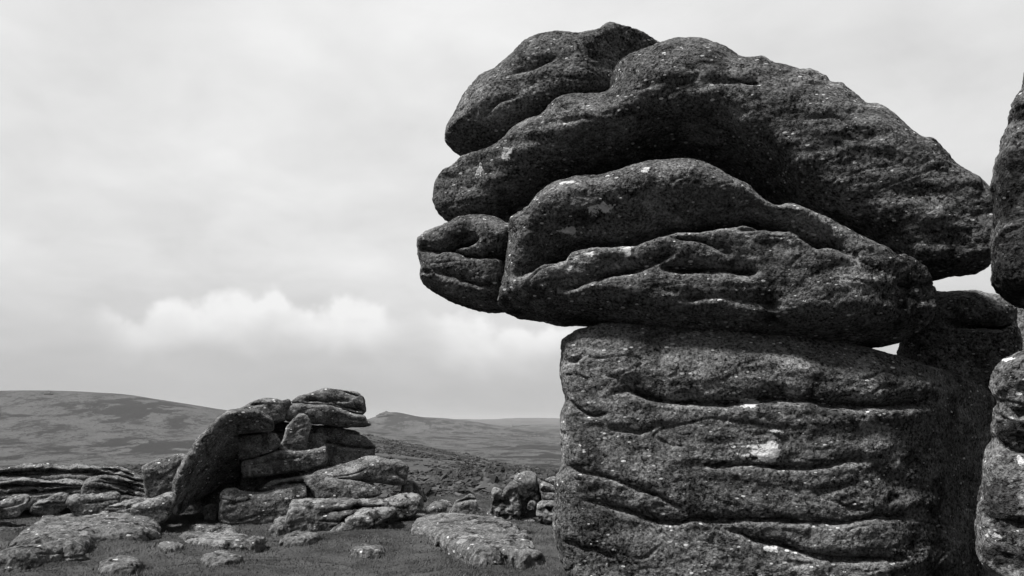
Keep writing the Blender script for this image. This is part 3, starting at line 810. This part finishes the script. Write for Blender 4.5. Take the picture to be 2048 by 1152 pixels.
rock('foot_slab', 'tilted pale slab lying at the foot of the leaning arch', 'slab',
     [(262,1018),(265,1012),(291,1003),(317,994),(343,985),(352,990),(350,1010),(330,1027),(291,1034),(267,1033)],
     13.8, F=0.3, B=0.5, r=6, rd=0.15, group=TOR, wav=0.02, sink=14, seed=28, rough=0.6, edge=3, vox=1.2,
     cuts=[('above', [(260,1020),(291,1013),(345,1000)], 1.3, 4)], lichen=[(270,1010,8,5), (292,1005,10,3), (335,990,8,4)])

# --- bedded ledges at the far left
LED = 'bedded ledges at the left'
rock('top_ledge', 'long bedded ledge forming the crest of the outcrop at the left edge', 'rock',
     [(-60,946),(0,938),(27,934),(57,929),(98,929),(123,934),(141,933),(154,929),(180,930),(205,933),(226,934),(248,938),(267,948),(288,957),(292,975),(260,975),(200,972),(120,975),(0,980),(-60,975)],
     17.0, F=0.4, B=0.8, r=6, rd=0.25, group=LED, wav=0.06, seed=31, rough=1.1, edge=3, vox=1.3,
     cuts=[('above', [(-60,950),(0,944),(60,938),(150,938),(220,941),(290,960)], 1.4, 4)],
     creases=[([(-60,950),(0,948),(50,944),(100,942),(130,944)], .22, 4, 2.5), ([(-60,955),(0,952),(51,952),(103,947),(174,945),(200,946)], .25, 4, 2.5),
              ([(165,950),(200,950),(240,958),(288,964)], .2, 4, 2.5), ([(205,938),(240,943),(280,955)], .18, 3, 2)],
     lichen=[(165,933,16,4), (245,943,14,4), (65,933,20,3), (215,938,12,3), (272,957,10,3)])
rock('second_ledge', 'second bedded ledge below the crest of the outcrop at the left edge', 'rock',
     [(-60,966),(0,963),(31,957),(51,955),(72,960),(100,962),(123,960),(156,962),(178,965),(200,970),(192,985),(140,996),(60,1002),(-60,1002)],
     16.4, F=0.4, B=0.6, r=5, rd=0.22, group=LED, wav=0.06, sink=14, seed=32, rough=1.1, edge=3, vox=1.3,
     cuts=[('above', [(-60,972),(50,966),(120,967),(200,972)], 1.4, 4)],
     creases=[([(-60,974),(0,975),(60,973),(120,971)], .2, 4, 2.5), ([(0,990),(27,988),(82,984),(144,980),(195,973)], .2, 5, 2.5)],
     lichen=[(45,958,14,3), (135,963,14,3), (178,968,6,4), (5,966,14,4), (90,963,12,3)])
rock('fanned_ledge', 'fanned thin strata between the ledges and the dark faced block', 'rock',
     [(170,965),(200,952),(230,953),(255,960),(288,968),(294,985),(292,1004),(250,1004),(200,1000),(165,990)],
     16.0, F=0.35, B=0.5, r=5, rd=0.2, group=LED, wav=0.06, sink=14, seed=33, rough=1.1, edge=3, vox=1.3,
     cuts=[('above', [(170,968),(220,962),(294,978)], 1.2, 4)],
     creases=[([(190,965),(225,968),(255,977),(292,988)], .2, 5, 2.5), ([(180,976),(215,980),(250,990),(285,994)], .16, 4, 2.5), ([(200,958),(240,966),(285,974)], .14, 3, 2)],
     lichen=[(275,978,10,3), (272,983,8,3), (230,965,12,3), (215,990,20,3)])
rock('corner_stone', 'knobbly pale stone at the left edge below the ledges', 'stone',
     [(-30,1010),(0,1004),(13,998),(30,993),(44,991),(57,996),(54,1006),(40,1018),(0,1024),(-30,1024)], 15.0, F=0.3, B=0.4, r=6, rd=.2, group=LED, wav=0.06, sink=14, seed=34, rough=1.1, edge=3, vox=1.2,
     cuts=[('above', [(-30,1014),(60,1006)], 1.2, 4)], lichen=[(45,998,7,5), (15,1008,14,5), (30,1014,10,3)])
rock('ridge_stone', 'low ridge-backed stone in front of the second ledge', 'stone',
     [(60,1010),(75,1002),(92,996),(109,990),(127,985),(136,990),(136,1004),(120,1013),(80,1017)], 15.0, F=0.25, B=0.3, r=4, rd=.15, group=LED, wav=0.06, sink=14, seed=35, rough=1.1, edge=3, vox=1.2,
     cuts=[('above', [(60,1012),(100,1002),(135,995)], 1.2, 4)], lichen=[(118,990,8,3), (85,1003,14,3)])
rock('striped_stone', 'oblong stone with a pale nose and dark cracks below the fanned strata', 'stone',
     [(136,1001),(144,994),(170,991),(197,990),(230,987),(239,994),(234,1010),(195,1020),(150,1020),(140,1010)], 14.7, F=0.3, B=0.4, r=6, rd=.2, group=LED, wav=0.06, sink=14, seed=36, rough=1.1, edge=3, vox=1.2,
     cuts=[('above', [(130,1003),(180,1000),(240,992)], 1.1, 4)], creases=[([(165,1007),(200,1004),(232,1000)], .08, 5, 2)], lichen=[(150,998,9,5), (215,998,8,4), (190,992,14,2)])
rock('low_flat_stone', 'low flat stone between the striped stone and the foot slab', 'stone',
     [(198,1022),(214,1012),(235,1007),(252,1002),(285,998),(310,1000),(300,1010),(268,1016),(255,1024),(225,1028)], 14.5, F=0.25, B=0.4, r=4, rd=.12, group=LED, wav=0.06, sink=14, seed=37, rough=1.1, edge=3, vox=1.2,
     cuts=[('above', [(190,1022),(240,1013),(310,1006)], 1.4, 3)], creases=[([(215,1016),(250,1014)], .06, 3, 2)], lichen=[(235,1009,16,3), (265,1006,12,3)])

# --- ledges and stones on the turf in front of the tor
TUR = 'stones set in the turf'
rock('front_ledge', 'long low ledge in front of the leaning shard, mossy along its front', 'rock',
     [(574,1040),(582,1009),(588,1003),(610,1000),(641,1000),(705,999),(754,1000),(772,1003),(774,1014),(740,1022),(700,1030),(660,1048),(600,1054)],
     13.3, F=0.4, B=0.7, r=8, rd=0.2, mat=M_TURF, group=TUR, wav=0.04, sink=14, seed=41, vox=1.3,
     cuts=[('above', [(570,1020),(640,1016),(775,1008)], 1.6, 5)], creases=[([(640,1028),(700,1018),(772,1012)], .12, 8, 4)],
     lichen=[(583,1018,4,12), (730,1003,10,3), (760,1006,8,3), (640,1005,10,2), (600,1003,8,3), (680,1010,14,3)])
rock('right_ledge', 'pale flat ledge with a squared right end beside the front ledge', 'rock',
     [(765,1006),(797,991),(820,989),(834,991),(844,999),(842,1016),(800,1026),(760,1030)], 13.6, F=0.35, B=0.5, r=6, rd=.15, mat=M_TURF, group=TUR, wav=0.03, sink=14, seed=42, vox=1.2,
     cuts=[('above', [(760,1014),(800,1006),(845,1002)], 1.8, 4), ('right', [(836,980),(834,1030)], 1.2, 3)], lichen=[(800,996,14,4), (825,993,12,3), (790,1006,14,3)])
rock('step_ledge', 'narrow bright-edged step of rock below the front ledge', 'rock',
     [(655,1058),(690,1040),(715,1026),(735,1018),(760,1016),(790,1017),(786,1030),(750,1044),(700,1058)], 12.9, F=0.3, B=0.5, r=6, rd=.15, mat=M_TURF, group=TUR, wav=0.03, sink=14, seed=43, vox=1.2,
     cuts=[('above', [(650,1058),(720,1034),(790,1022)], 1.7, 4)], lichen=[(765,1019,18,3), (720,1030,14,4), (735,1022,14,3)])

def turf_stone(label, poly, z, F=0.10, B=0.35, r=9, seed=50, lichen=(), wav=0.045, cat='stone', name='turf_stone', creases=(), cuts=(), vox=1.6, rough=1.0):
    return rock(name, label, cat, poly, 0, flat=z - 0.09, F=F + 0.05, B=B, r=3 * r, rd=F + 0.03, mat=M_TURF, group=TUR, seed=seed, vox=vox, wav=wav, lichen=lichen,
                creases=creases, cuts=cuts, rough=rough)

turf_stone('large flat lichened boulder sunk in the turf left of the pillar', [(824,1069),(833,1057),(855,1052),(887,1048),(916,1049),(953,1051),(971,1052),(997,1056),(1025,1062),(1038,1074),
      (1040,1088),(1060,1104),(1090,1120),(1050,1128),(1012,1124),(1006,1134),(960,1136),(936,1130),(922,1114),(890,1099),(874,1090),(844,1075)], 0.085, F=0.15, B=0.4, r=12, seed=51,
      lichen=[(940,1073,24,5), (925,1080,12,4), (972,1122,9,4), (905,1098,14,3), (845,1070,10,7), (980,1088,18,3), (890,1052,30,2.5), (1030,1088,10,4), (870,1078,8,4)],
      name='turf_boulder', cat='boulder', wav=0.07, creases=[([(960,1090),(1000,1092),(1040,1100)], .07, 10, 4)], cuts=[('right', [(1005,1050),(1000,1085),(1002,1140)], .12, 6)])
turf_stone('wide lumpy boulder spread in the turf at the lower left', [(17,1112),(30,1096),(40,1080),(60,1066),(92,1056),(122,1049),(153,1045),(186,1049),(241,1049),(295,1051),(313,1058),(314,1076),
      (284,1086),(230,1090),(180,1096),(172,1114),(120,1118),(60,1118)], 0.10, F=0.16, B=0.4, r=12, seed=52, name='turf_boulder', cat='boulder', wav=0.08,
      lichen=[(110,1056,24,3), (160,1061,14,3), (256,1050,20,3), (290,1063,16,4), (270,1075,24,3), (168,1066,8,3), (125,1081,8,4), (45,1078,6,3), (150,1090,14,4), (70,1062,10,3)],
      creases=[([(60,1085),(120,1075),(180,1078),(230,1084)], .07, 9, 4)])
turf_stone('pale humped stone in the bottom left corner of the turf', [(0,1126),(24,1119),(60,1114),(85,1104),(105,1098),(129,1098),(138,1110),(120,1120),(87,1126),(35,1134),(0,1136),(-30,1134)], 0.10, F=0.13, seed=53,
      lichen=[(80,1112,12,6), (115,1100,14,3), (28,1126,18,5)], wav=0.04)
turf_stone('flat pale stone at the left edge above the bottom left stones', [(-30,1062),(0,1054),(20,1052),(45,1058),(72,1056),(74,1064),(40,1070),(0,1072),(-30,1072)], 0.03, F=0.06, seed=54, lichen=[(10,1059,20,3), (60,1059,10,2)])
turf_stone('low mossy stone with bright rim below the hollow, nearer the camera', [(352,1086),(372,1079),(396,1073),(425,1075),(451,1072),(484,1080),(512,1089),(490,1098),(430,1102),(380,1098)], 0.02, F=0.08, seed=55, wav=0.04,
      lichen=[(390,1077,14,2), (455,1074,20,2.5), (440,1082,14,3), (470,1090,12,2)])
turf_stone('narrow sunken stone below the hollow, farther from the camera', [(375,1064),(390,1058),(406,1056),(445,1055),(474,1060),(450,1066),(400,1068)], 0.02, F=0.05, seed=56, lichen=[(395,1059,12,2), (438,1060,8,2)])
turf_stone('pointed mossy stone left of the front ledge', [(540,1062),(560,1049),(582,1039),(606,1043),(606,1053),(580,1062),(555,1068)], 0.06, F=0.12, seed=57, lichen=[(582,1044,10,4), (564,1053,8,2)], r=7)
turf_stone('thin stone showing its bright edge in the open turf', [(711,1064),(728,1057),(750,1055),(772,1057),(784,1063),(770,1070),(735,1072)], 0.03, F=0.06, seed=58, lichen=[(727,1059,14,2), (768,1062,8,3)])
turf_stone('bright topped stone right of the step ledge', [(785,1037),(801,1029),(822,1030),(850,1036),(845,1043),(810,1046)], 0.03, F=0.08, seed=59, lichen=[(803,1032,14,3)])
turf_stone('dull low stone behind the large flat boulder', [(835,1040),(858,1034),(885,1034),(900,1040),(880,1046),(845,1046)], 0.02, F=0.05, seed=60, lichen=[(880,1037,10,2)])
turf_stone('sliver of pale stone at the foot of the split boulder', [(1018,1043),(1034,1039),(1052,1043),(1066,1045),(1060,1050),(1035,1049)], 0.02, F=0.05, seed=61, lichen=[(1030,1041,10,1.5), (1060,1045,8,1.5)])
turf_stone('small pale stone right of the right ledge on the turf', [(855,1021),(868,1014),(895,1012),(905,1017),(890,1024),(865,1026)], 0.05, F=0.10, seed=62, lichen=[(865,1018,8,3), (888,1015,8,2)])

EDG = 'stones at the brink of the hill'
rock('brink_stone', 'low humped stones at the brink with the valley behind', 'stone',
     [(900,1014),(912,1003),(925,996),(938,988),(946,990),(952,998),(954,1008),(968,1016),(940,1024),(905,1022)], 15.0, F=0.2, B=0.3, r=4, rd=.12, group=EDG, wav=.03, sink=14, seed=71, rough=0.6, edge=3, vox=1.2,
     cuts=[('above', [(900,1016),(935,1005),(965,1014)], 1.0, 4)], creases=[([(915,1004),(935,1000),(952,1000)], .08, 4, 2)])
rock('craggy_stone', 'craggy pale stone leaning against the dark upright boulder', 'stone',
     [(975,1033),(980,1014),(985,994),(988,981),(999,981),(1005,988),(1014,976),(1030,966),(1037,985),(1040,1005),(1037,1030),(1005,1036)], 13.9, F=0.25, B=0.3, r=5, rd=.15, group=EDG, wav=.05, sink=14, seed=72, vox=1.1, rough=1.5,
     lichen=[(1004,995,5,5), (1022,1000,6,8), (995,1018,8,5), (1015,1020,6,6), (1030,1022,6,5)], creases=[([(985,1008),(1005,1004),(1020,1010)], .08, 6, 3)], mat=M_TURF)
rock('upright_boulder', 'dark upright boulder with a pale rounded top at the brink', 'boulder',
     [(1026,960),(1036,948),(1047,944),(1062,944),(1073,948),(1075,961),(1080,977),(1083,996),(1081,1016),(1062,1028),(1034,1030),(1026,1000)], 14.4, F=0.3, B=0.4, r=10, rd=.2, group=EDG, wav=.02, sink=14, seed=73, rough=0.6, edge=3, vox=1.2,
     cuts=[('above', [(1020,962),(1080,962)], 1.2, 5), ('below', [(1020,1000),(1085,1000)], .5, 6)], stain=[(1058,985,24,24)])
rock('pebble_stone', 'small round stone in the shade before the dark upright boulder', 'stone',
     [(1053,1008),(1060,1001),(1070,1003),(1073,1012),(1067,1021),(1055,1019)], 13.8, F=0.1, B=0.12, r=4, group=EDG, seed=74, rough=0.6, edge=3, vox=1.1)
rock('stacked_stone', 'upper of two overlapping flat stones half hidden by the pillar', 'stone',
     [(1090,960),(1100,955),(1115,956),(1130,962),(1140,976),(1128,982),(1105,972)], 14.3, F=0.2, B=0.3, r=4, rd=.12, group=EDG, wav=.02, seed=75, rough=0.6, edge=3, vox=1.1, lichen=[(1108,961,8,3), (1122,971,5,5)])
rock('stacked_stone', 'lower of two overlapping flat stones half hidden by the pillar', 'stone',
     [(1079,972),(1085,965),(1098,968),(1115,978),(1135,986),(1140,998),(1110,1002),(1088,998),(1081,986)], 14.1, F=0.25, B=0.3, r=5, rd=.14, group=EDG, wav=.02, seed=76, rough=0.6, edge=3, vox=1.1, lichen=[(1110,985,8,5)],
     creases=[([(1080,980),(1100,983),(1120,990)], .06, 4, 2)])
rock('ring_stone', 'oval stone with a dark dimple at the foot of the stacked stones', 'stone',
     [(1073,1018),(1078,1008),(1091,1003),(1110,1003),(1125,1009),(1130,1022),(1115,1032),(1095,1032),(1078,1028)], 13.7, F=0.22, B=0.3, r=9, rd=.16, group=EDG, wav=.02, sink=14, seed=77, vox=1.1,
     creases=[([(1090,1018),(1110,1016)], .10, 5, 4)], stain=[(1097,1016,6,4)])


turf_stone('thin pale streak of stone below the second ledge', [(78,1044),(84,1039),(100,1037),(114,1040),(110,1044)], 0.07, F=0.06, r=4, seed=63, lichen=[(96,1040,14,2)])
turf_stone('tiny pale stone in the turf before the foot slab', [(219,1041),(223,1036),(232,1035),(237,1039),(230,1043)], 0.07, F=0.07, r=4, seed=64, lichen=[(228,1038,8,3)])
turf_stone('pale crumb of stone in the open turf left of the thin stone', [(494,1094),(500,1089),(512,1087),(522,1091),(512,1096)], 0.06, F=0.06, r=4, seed=65, lichen=[(506,1091,10,2)])
turf_stone('mossy hump of stone beside the pillar foot, behind the large flat boulder', [(1034,1086),(1042,1074),(1056,1070),(1064,1078),(1060,1090),(1046,1094)], 0.05, F=0.10, r=6, seed=66)
turf_stone('lumpy mossy stone between the wide boulder and the low mossy stone', [(318,1104),(330,1096),(350,1098),(356,1106),(340,1112)], 0.06, F=0.06, r=5, seed=67, lichen=[(336,1101,10,2)])

turf_stone('broken pale stone between the wide boulder and the ledge stones', [(150,1040),(165,1032),(190,1030),(205,1036),(190,1043),(165,1044)], 0.040, F=0.08, r=5, seed=68, lichen=[(178,1034,14,2)])
turf_stone('flat grey stone in the turf just below the hollow mouth', [(448,1046),(470,1040),(500,1039),(525,1044),(500,1051),(465,1052)], 0.030, F=0.07, r=6, seed=69, lichen=[(480,1043,14,2), (508,1043,10,2)])
turf_stone('low cracked stone in the turf below the pointed mossy stone', [(560,1086),(580,1078),(610,1076),(640,1082),(625,1092),(585,1094)], 0.030, F=0.08, r=6, seed=70, lichen=[(590,1081,14,2), (622,1082,8,2)])
turf_stone('rough grey stone near the bottom edge under the low mossy stone', [(400,1132),(425,1122),(460,1120),(490,1128),(470,1138),(425,1140)], 0.030, F=0.08, r=7, seed=78, lichen=[(440,1125,16,3), (470,1128,8,2)])
turf_stone('dull half-buried stone left of the large flat boulder', [(700,1112),(722,1103),(755,1102),(775,1109),(755,1118),(720,1120)], 0.025, F=0.07, r=6, seed=79, lichen=[(735,1107,14,2)])
turf_stone('pale stone tip at the bottom edge below the wide boulder', [(205,1146),(225,1136),(262,1134),(285,1142),(270,1152),(225,1156)], 0.030, F=0.09, r=7, seed=80, lichen=[(245,1140,14,3)])

# ------------------------------------------------------------------ grass on the near turf
def plain_material(name, fn):
    m = bpy.data.materials.new(name); m.use_nodes = True
    t = NT(m.node_tree)
    b = t.n('ShaderNodeBsdfDiffuse'); t.link(t.grey(fn(t)), b.inputs['Color'])
    o = t.n('ShaderNodeOutputMaterial'); t.link(b.outputs[0], o.inputs['Surface'])
    return m


def in_poly(x, y, poly):
    inside = np.zeros(len(x), bool)
    for a, b in zip(poly, np.roll(poly, -1, 0)):
        c = (a[1] > y) != (b[1] > y)
        if abs(b[1] - a[1]) > 1e-12:
            inside ^= c & (x < (b[0] - a[0]) * (y - a[1]) / (b[1] - a[1]) + a[0])
    return inside


def build_grass(n=170000):
    g = np.random.RandomState(3)
    ang = np.radians(g.uniform(-36, 8, n)); rr = np.sqrt(g.uniform(7.2 ** 2, 18.5 ** 2, n))
    x, y = rr * np.sin(ang), rr * np.cos(ang)
    keep = np.ones(n, bool)
    for p in FOOT: keep &= ~in_poly(x, y, p)
    tuft = perlin(np.stack([x * 1.3, y * 1.3, x * 0 + 2], 1)) + 0.6 * perlin(np.stack([x * 5, y * 5, x * 0], 1))
    keep &= g.uniform(-0.9, 0.5, n) < tuft + 0.25
    x, y, tuft = x[keep], y[keep], tuft[keep]
    n = len(x)
    z = ground_z(x, y)
    near_stone = np.full(n, 9.0)
    for p in FOOT:
        q = spline(p[::5], 3)
        near_stone = np.minimum(near_stone, np.sqrt(((x[:, None] - q[None, :, 0]) ** 2 + (y[:, None] - q[None, :, 1]) ** 2).min(1)))
    hgt = g.uniform(0.008, 0.020, n) * (1 + 1.2 * np.clip(tuft, 0, 1)) * (1 + 1.6 * np.exp(-(near_stone / 0.12) ** 2))
    wd = g.uniform(0.003, 0.007, n)
    th = g.uniform(0, 2 * np.pi, n); lean = g.uniform(0.2, 1.1, n) * hgt; la = g.normal(0.6, 1.2, n)
    a = np.stack([x - wd * np.cos(th), y - wd * np.sin(th), z - 0.004], 1)
    b = np.stack([x + wd * np.cos(th), y + wd * np.sin(th), z - 0.004], 1)
    c = np.stack([x + lean * np.cos(la), y + lean * np.sin(la), z + hgt], 1)
    v = np.stack([a, b, c], 1).reshape(-1, 3)
    tone = np.clip(0.036 + 0.010 * g.normal(size=n) + 0.022 * tuft, 0.008, 0.1)
    mat = plain_material('grass blades', lambda t: t.n('ShaderNodeAttribute', attribute_name='tone').outputs['Fac'])
    ob = mesh_obj('grass', v, None, mat, False, np.arange(3 * n).reshape(-1, 3))
    at = ob.data.attributes.new('tone', 'FLOAT', 'POINT'); at.data.foreach_set('value', np.repeat(tone, 3).astype(np.float32))
    ob['kind'] = 'stuff'; ob['label'] = 'short cropped turf grass between the stones'; ob['category'] = 'grass'


build_grass()


# ------------------------------------------------------------------ heather and gorse clumps on the slopes
def build_scrub(n=32000):
    g = np.random.RandomState(5)
    r = np.exp(g.uniform(math.log(48), math.log(1500), n * 3)); ang = np.radians(g.uniform(-36, 12, n * 3))
    x, y = r * np.sin(ang), r * np.cos(ang)
    dens = perlin(np.stack([x / 34, y / 60, x * 0 + 4], 1)) + 0.7 * perlin(np.stack([x / 11, y / 16, x * 0], 1))
    keep = g.uniform(-0.6, 0.9, len(x)) < dens
    x, y, r = x[keep][:n], y[keep][:n], r[keep][:n]
    n = len(x)
    z = ground_z(x, y)
    sz = np.clip(np.exp(g.normal(-1.35, 0.55, n)), 0.08, 1.1) * (1 + 0.9 * smooth(200, 900, r))
    V, T, tone = [], [], []
    k = 7
    for ring, (rad, hh) in enumerate(((1.0, -0.15), (0.85, 0.35), (0.45, 0.62))):
        th = np.arange(k) * 2 * np.pi / k + ring * 0.4
        jr = g.uniform(0.55, 1.35, (n, k)); jh = g.uniform(0.7, 1.3, (n, k))
        V.append(np.stack([x[:, None] + sz[:, None] * rad * jr * np.cos(th), y[:, None] + sz[:, None] * rad * jr * np.sin(th),
                           z[:, None] + sz[:, None] * hh * jh], -1))
    top = np.stack([x, y, z + sz * g.uniform(0.55, 0.9, n)], -1)[:, None]
    v = np.concatenate(V + [top], 1)
    m = 3 * k + 1
    tri = []
    for ring in (0, 1):
        for i in range(k):
            a, b, c, d = ring * k + i, ring * k + (i + 1) % k, ring * k + k + (i + 1) % k, ring * k + k + i
            tri += [(a, b, c), (a, c, d)]
    for i in range(k): tri.append((2 * k + i, 2 * k + (i + 1) % k, 3 * k))
    tri = (np.array(tri)[None] + (np.arange(n) * m)[:, None, None]).reshape(-1, 3)
    tone = np.clip(g.normal(0.025, 0.009, n), 0.007, 0.06)
    mat = plain_material('heather clumps', lambda t: t.n('ShaderNodeAttribute', attribute_name='tone').outputs['Fac'])
    ob = mesh_obj('scrub', v.reshape(-1, 3), None, mat, False, tri)
    at = ob.data.attributes.new('tone', 'FLOAT', 'POINT'); at.data.foreach_set('value', np.repeat(tone, m).astype(np.float32))
    ob['kind'] = 'stuff'; ob['label'] = 'heather and gorse clumps scattered over the moor slopes'; ob['category'] = 'scrub'


build_scrub()


# ------------------------------------------------------------------ far walls and hilltop rocks
def ground_hit(px, py):
    d = ray(px, py)
    t = np.geomspace(100, 13000, 6000)
    x, y, z = d[0] * t, d[1] * t, EYE + d[2] * t
    g = ground_z(x, y)
    k = np.argmax(g > z)
    return np.array([x[k], y[k], g[k]]) if (g > z).any() else None


M_HEDGE = plain_material('far hedge', lambda t: t.rng(t.noise(t.n('ShaderNodeTexCoord').outputs['Object'], 0.08, 3, 0.6), 0.3, 0.7, 0.02, 0.05))


def hedge(label, pl, hh=4.0, wd=3.0):
    P = [ground_hit(*q) for q in pl]
    P = [p for p in P if p is not None]
    if len(P) < 2: return
    g = np.random.RandomState(int(pl[0][0]))
    pts = []
    for a, b in zip(P[:-1], P[1:]):
        for t in np.linspace(0, 1, 24, endpoint=False): pts.append(a + (b - a) * t)
    pts = np.array(pts + [P[-1]])
    pts[:, 2] = ground_z(pts[:, 0], pts[:, 1])
    tan = np.gradient(pts, axis=0)[:, :2]; tan /= np.linalg.norm(tan, axis=1)[:, None] + 1e-9
    nrm = np.stack([-tan[:, 1], tan[:, 0]], 1)
    org = pts.mean(0)
    V = []
    for side, z in ((-1, -1.0), (-1, 0.8), (0.3, 1.0), (1, 0.8), (1, -1.0)):
        jit = g.uniform(0.6, 1.3, len(pts))
        V.append(np.stack([pts[:, 0] + nrm[:, 0] * side * wd / 2 * jit, pts[:, 1] + nrm[:, 1] * side * wd / 2 * jit, pts[:, 2] + z * hh * (jit if z > 0 else 1)], 1))
    v = np.stack(V, 1) - org
    n = len(pts); q = []
    for i in range(n - 1):
        for k in range(5):
            q.append((i * 5 + k, i * 5 + (k + 1) % 5, i * 5 + 5 + (k + 1) % 5, i * 5 + 5 + k))
    ob = mesh_obj('field_hedge', v.reshape(-1, 3), np.array(q), M_HEDGE, False)
    ob.location = org
    ob['label'] = label; ob['category'] = 'hedge'; ob['group'] = 'field hedges in the valley'


hedge('dark hedge line climbing right to left below the far ridge', [(948, 866), (1010, 869), (1070, 874), (1132, 877)], 5, 5)
hedge('lowest hedge line crossing the pale valley fields', [(985, 868), (1020, 878), (1060, 882), (1130, 892)], 4, 4)
hedge('short hedge at the foot of the far ridge beside the pillar', [(1025, 853), (1060, 851), (1128, 856)], 7, 8)


def hill_rock(label, px, py, pw, ph, seed):
    best = ground_hit(px, py + 3)
    if best is None: return
    g = np.random.RandomState(seed)
    s = float(np.hypot(best[0], best[1])) / FPX
    k, rows = 14, 6
    V = []
    for i in range(rows):
        t = i / (rows - 1)
        rad = (1 - t ** 2.2) * 0.5 + 0.02
        for j in range(k):
            a = 2 * np.pi * j / k
            jj = g.uniform(0.8, 1.2)
            V.append((pw * s * rad * jj * math.cos(a), pw * s * 0.7 * rad * jj * math.sin(a), ph * s * (t * 1.3 - 0.3) * g.uniform(0.9, 1.1)))
    q = [(i * k + j, i * k + (j + 1) % k, i * k + k + (j + 1) % k, i * k + k + j) for i in range(rows - 1) for j in range(k)]
    ob = mesh_obj('hilltop_tor', np.array(V), np.array(q), M_HEDGE, False)
    ob.location = best
    ob['label'] = label; ob['category'] = 'rock'


hill_rock('tiny tor on the crest of the broad left hill', 97, 786, 16, 7, 1)
hill_rock('small tor crowning the conical hill beyond the far tor', 772, 828, 34, 8, 2)

# ------------------------------------------------------------------ haze over the moor
def build_haze(density=6.5e-5):
    bx = np.array([(x, y, z) for x in (-16000, 16000) for y in (-16000, 16000) for z in (-90, 130)], float)
    q = [(0, 1, 3, 2), (4, 6, 7, 5), (0, 4, 5, 1), (2, 3, 7, 6), (0, 2, 6, 4), (1, 5, 7, 3)]
    m = bpy.data.materials.new('haze'); m.use_nodes = True
    t = NT(m.node_tree)
    v = t.n('ShaderNodeVolumePrincipled')
    v.inputs['Color'].default_value = (0.42, 0.42, 0.42, 1)
    v.inputs['Density'].default_value = density
    v.inputs['Anisotropy'].default_value = 0.0
    o = t.n('ShaderNodeOutputMaterial'); t.link(v.outputs[0], o.inputs['Volume'])
    ob = mesh_obj('haze', bx, np.array(q), m, False)
    ob['kind'] = 'stuff'; ob['label'] = 'pale moorland haze between the camera and far hills'; ob['category'] = 'haze'


build_haze()
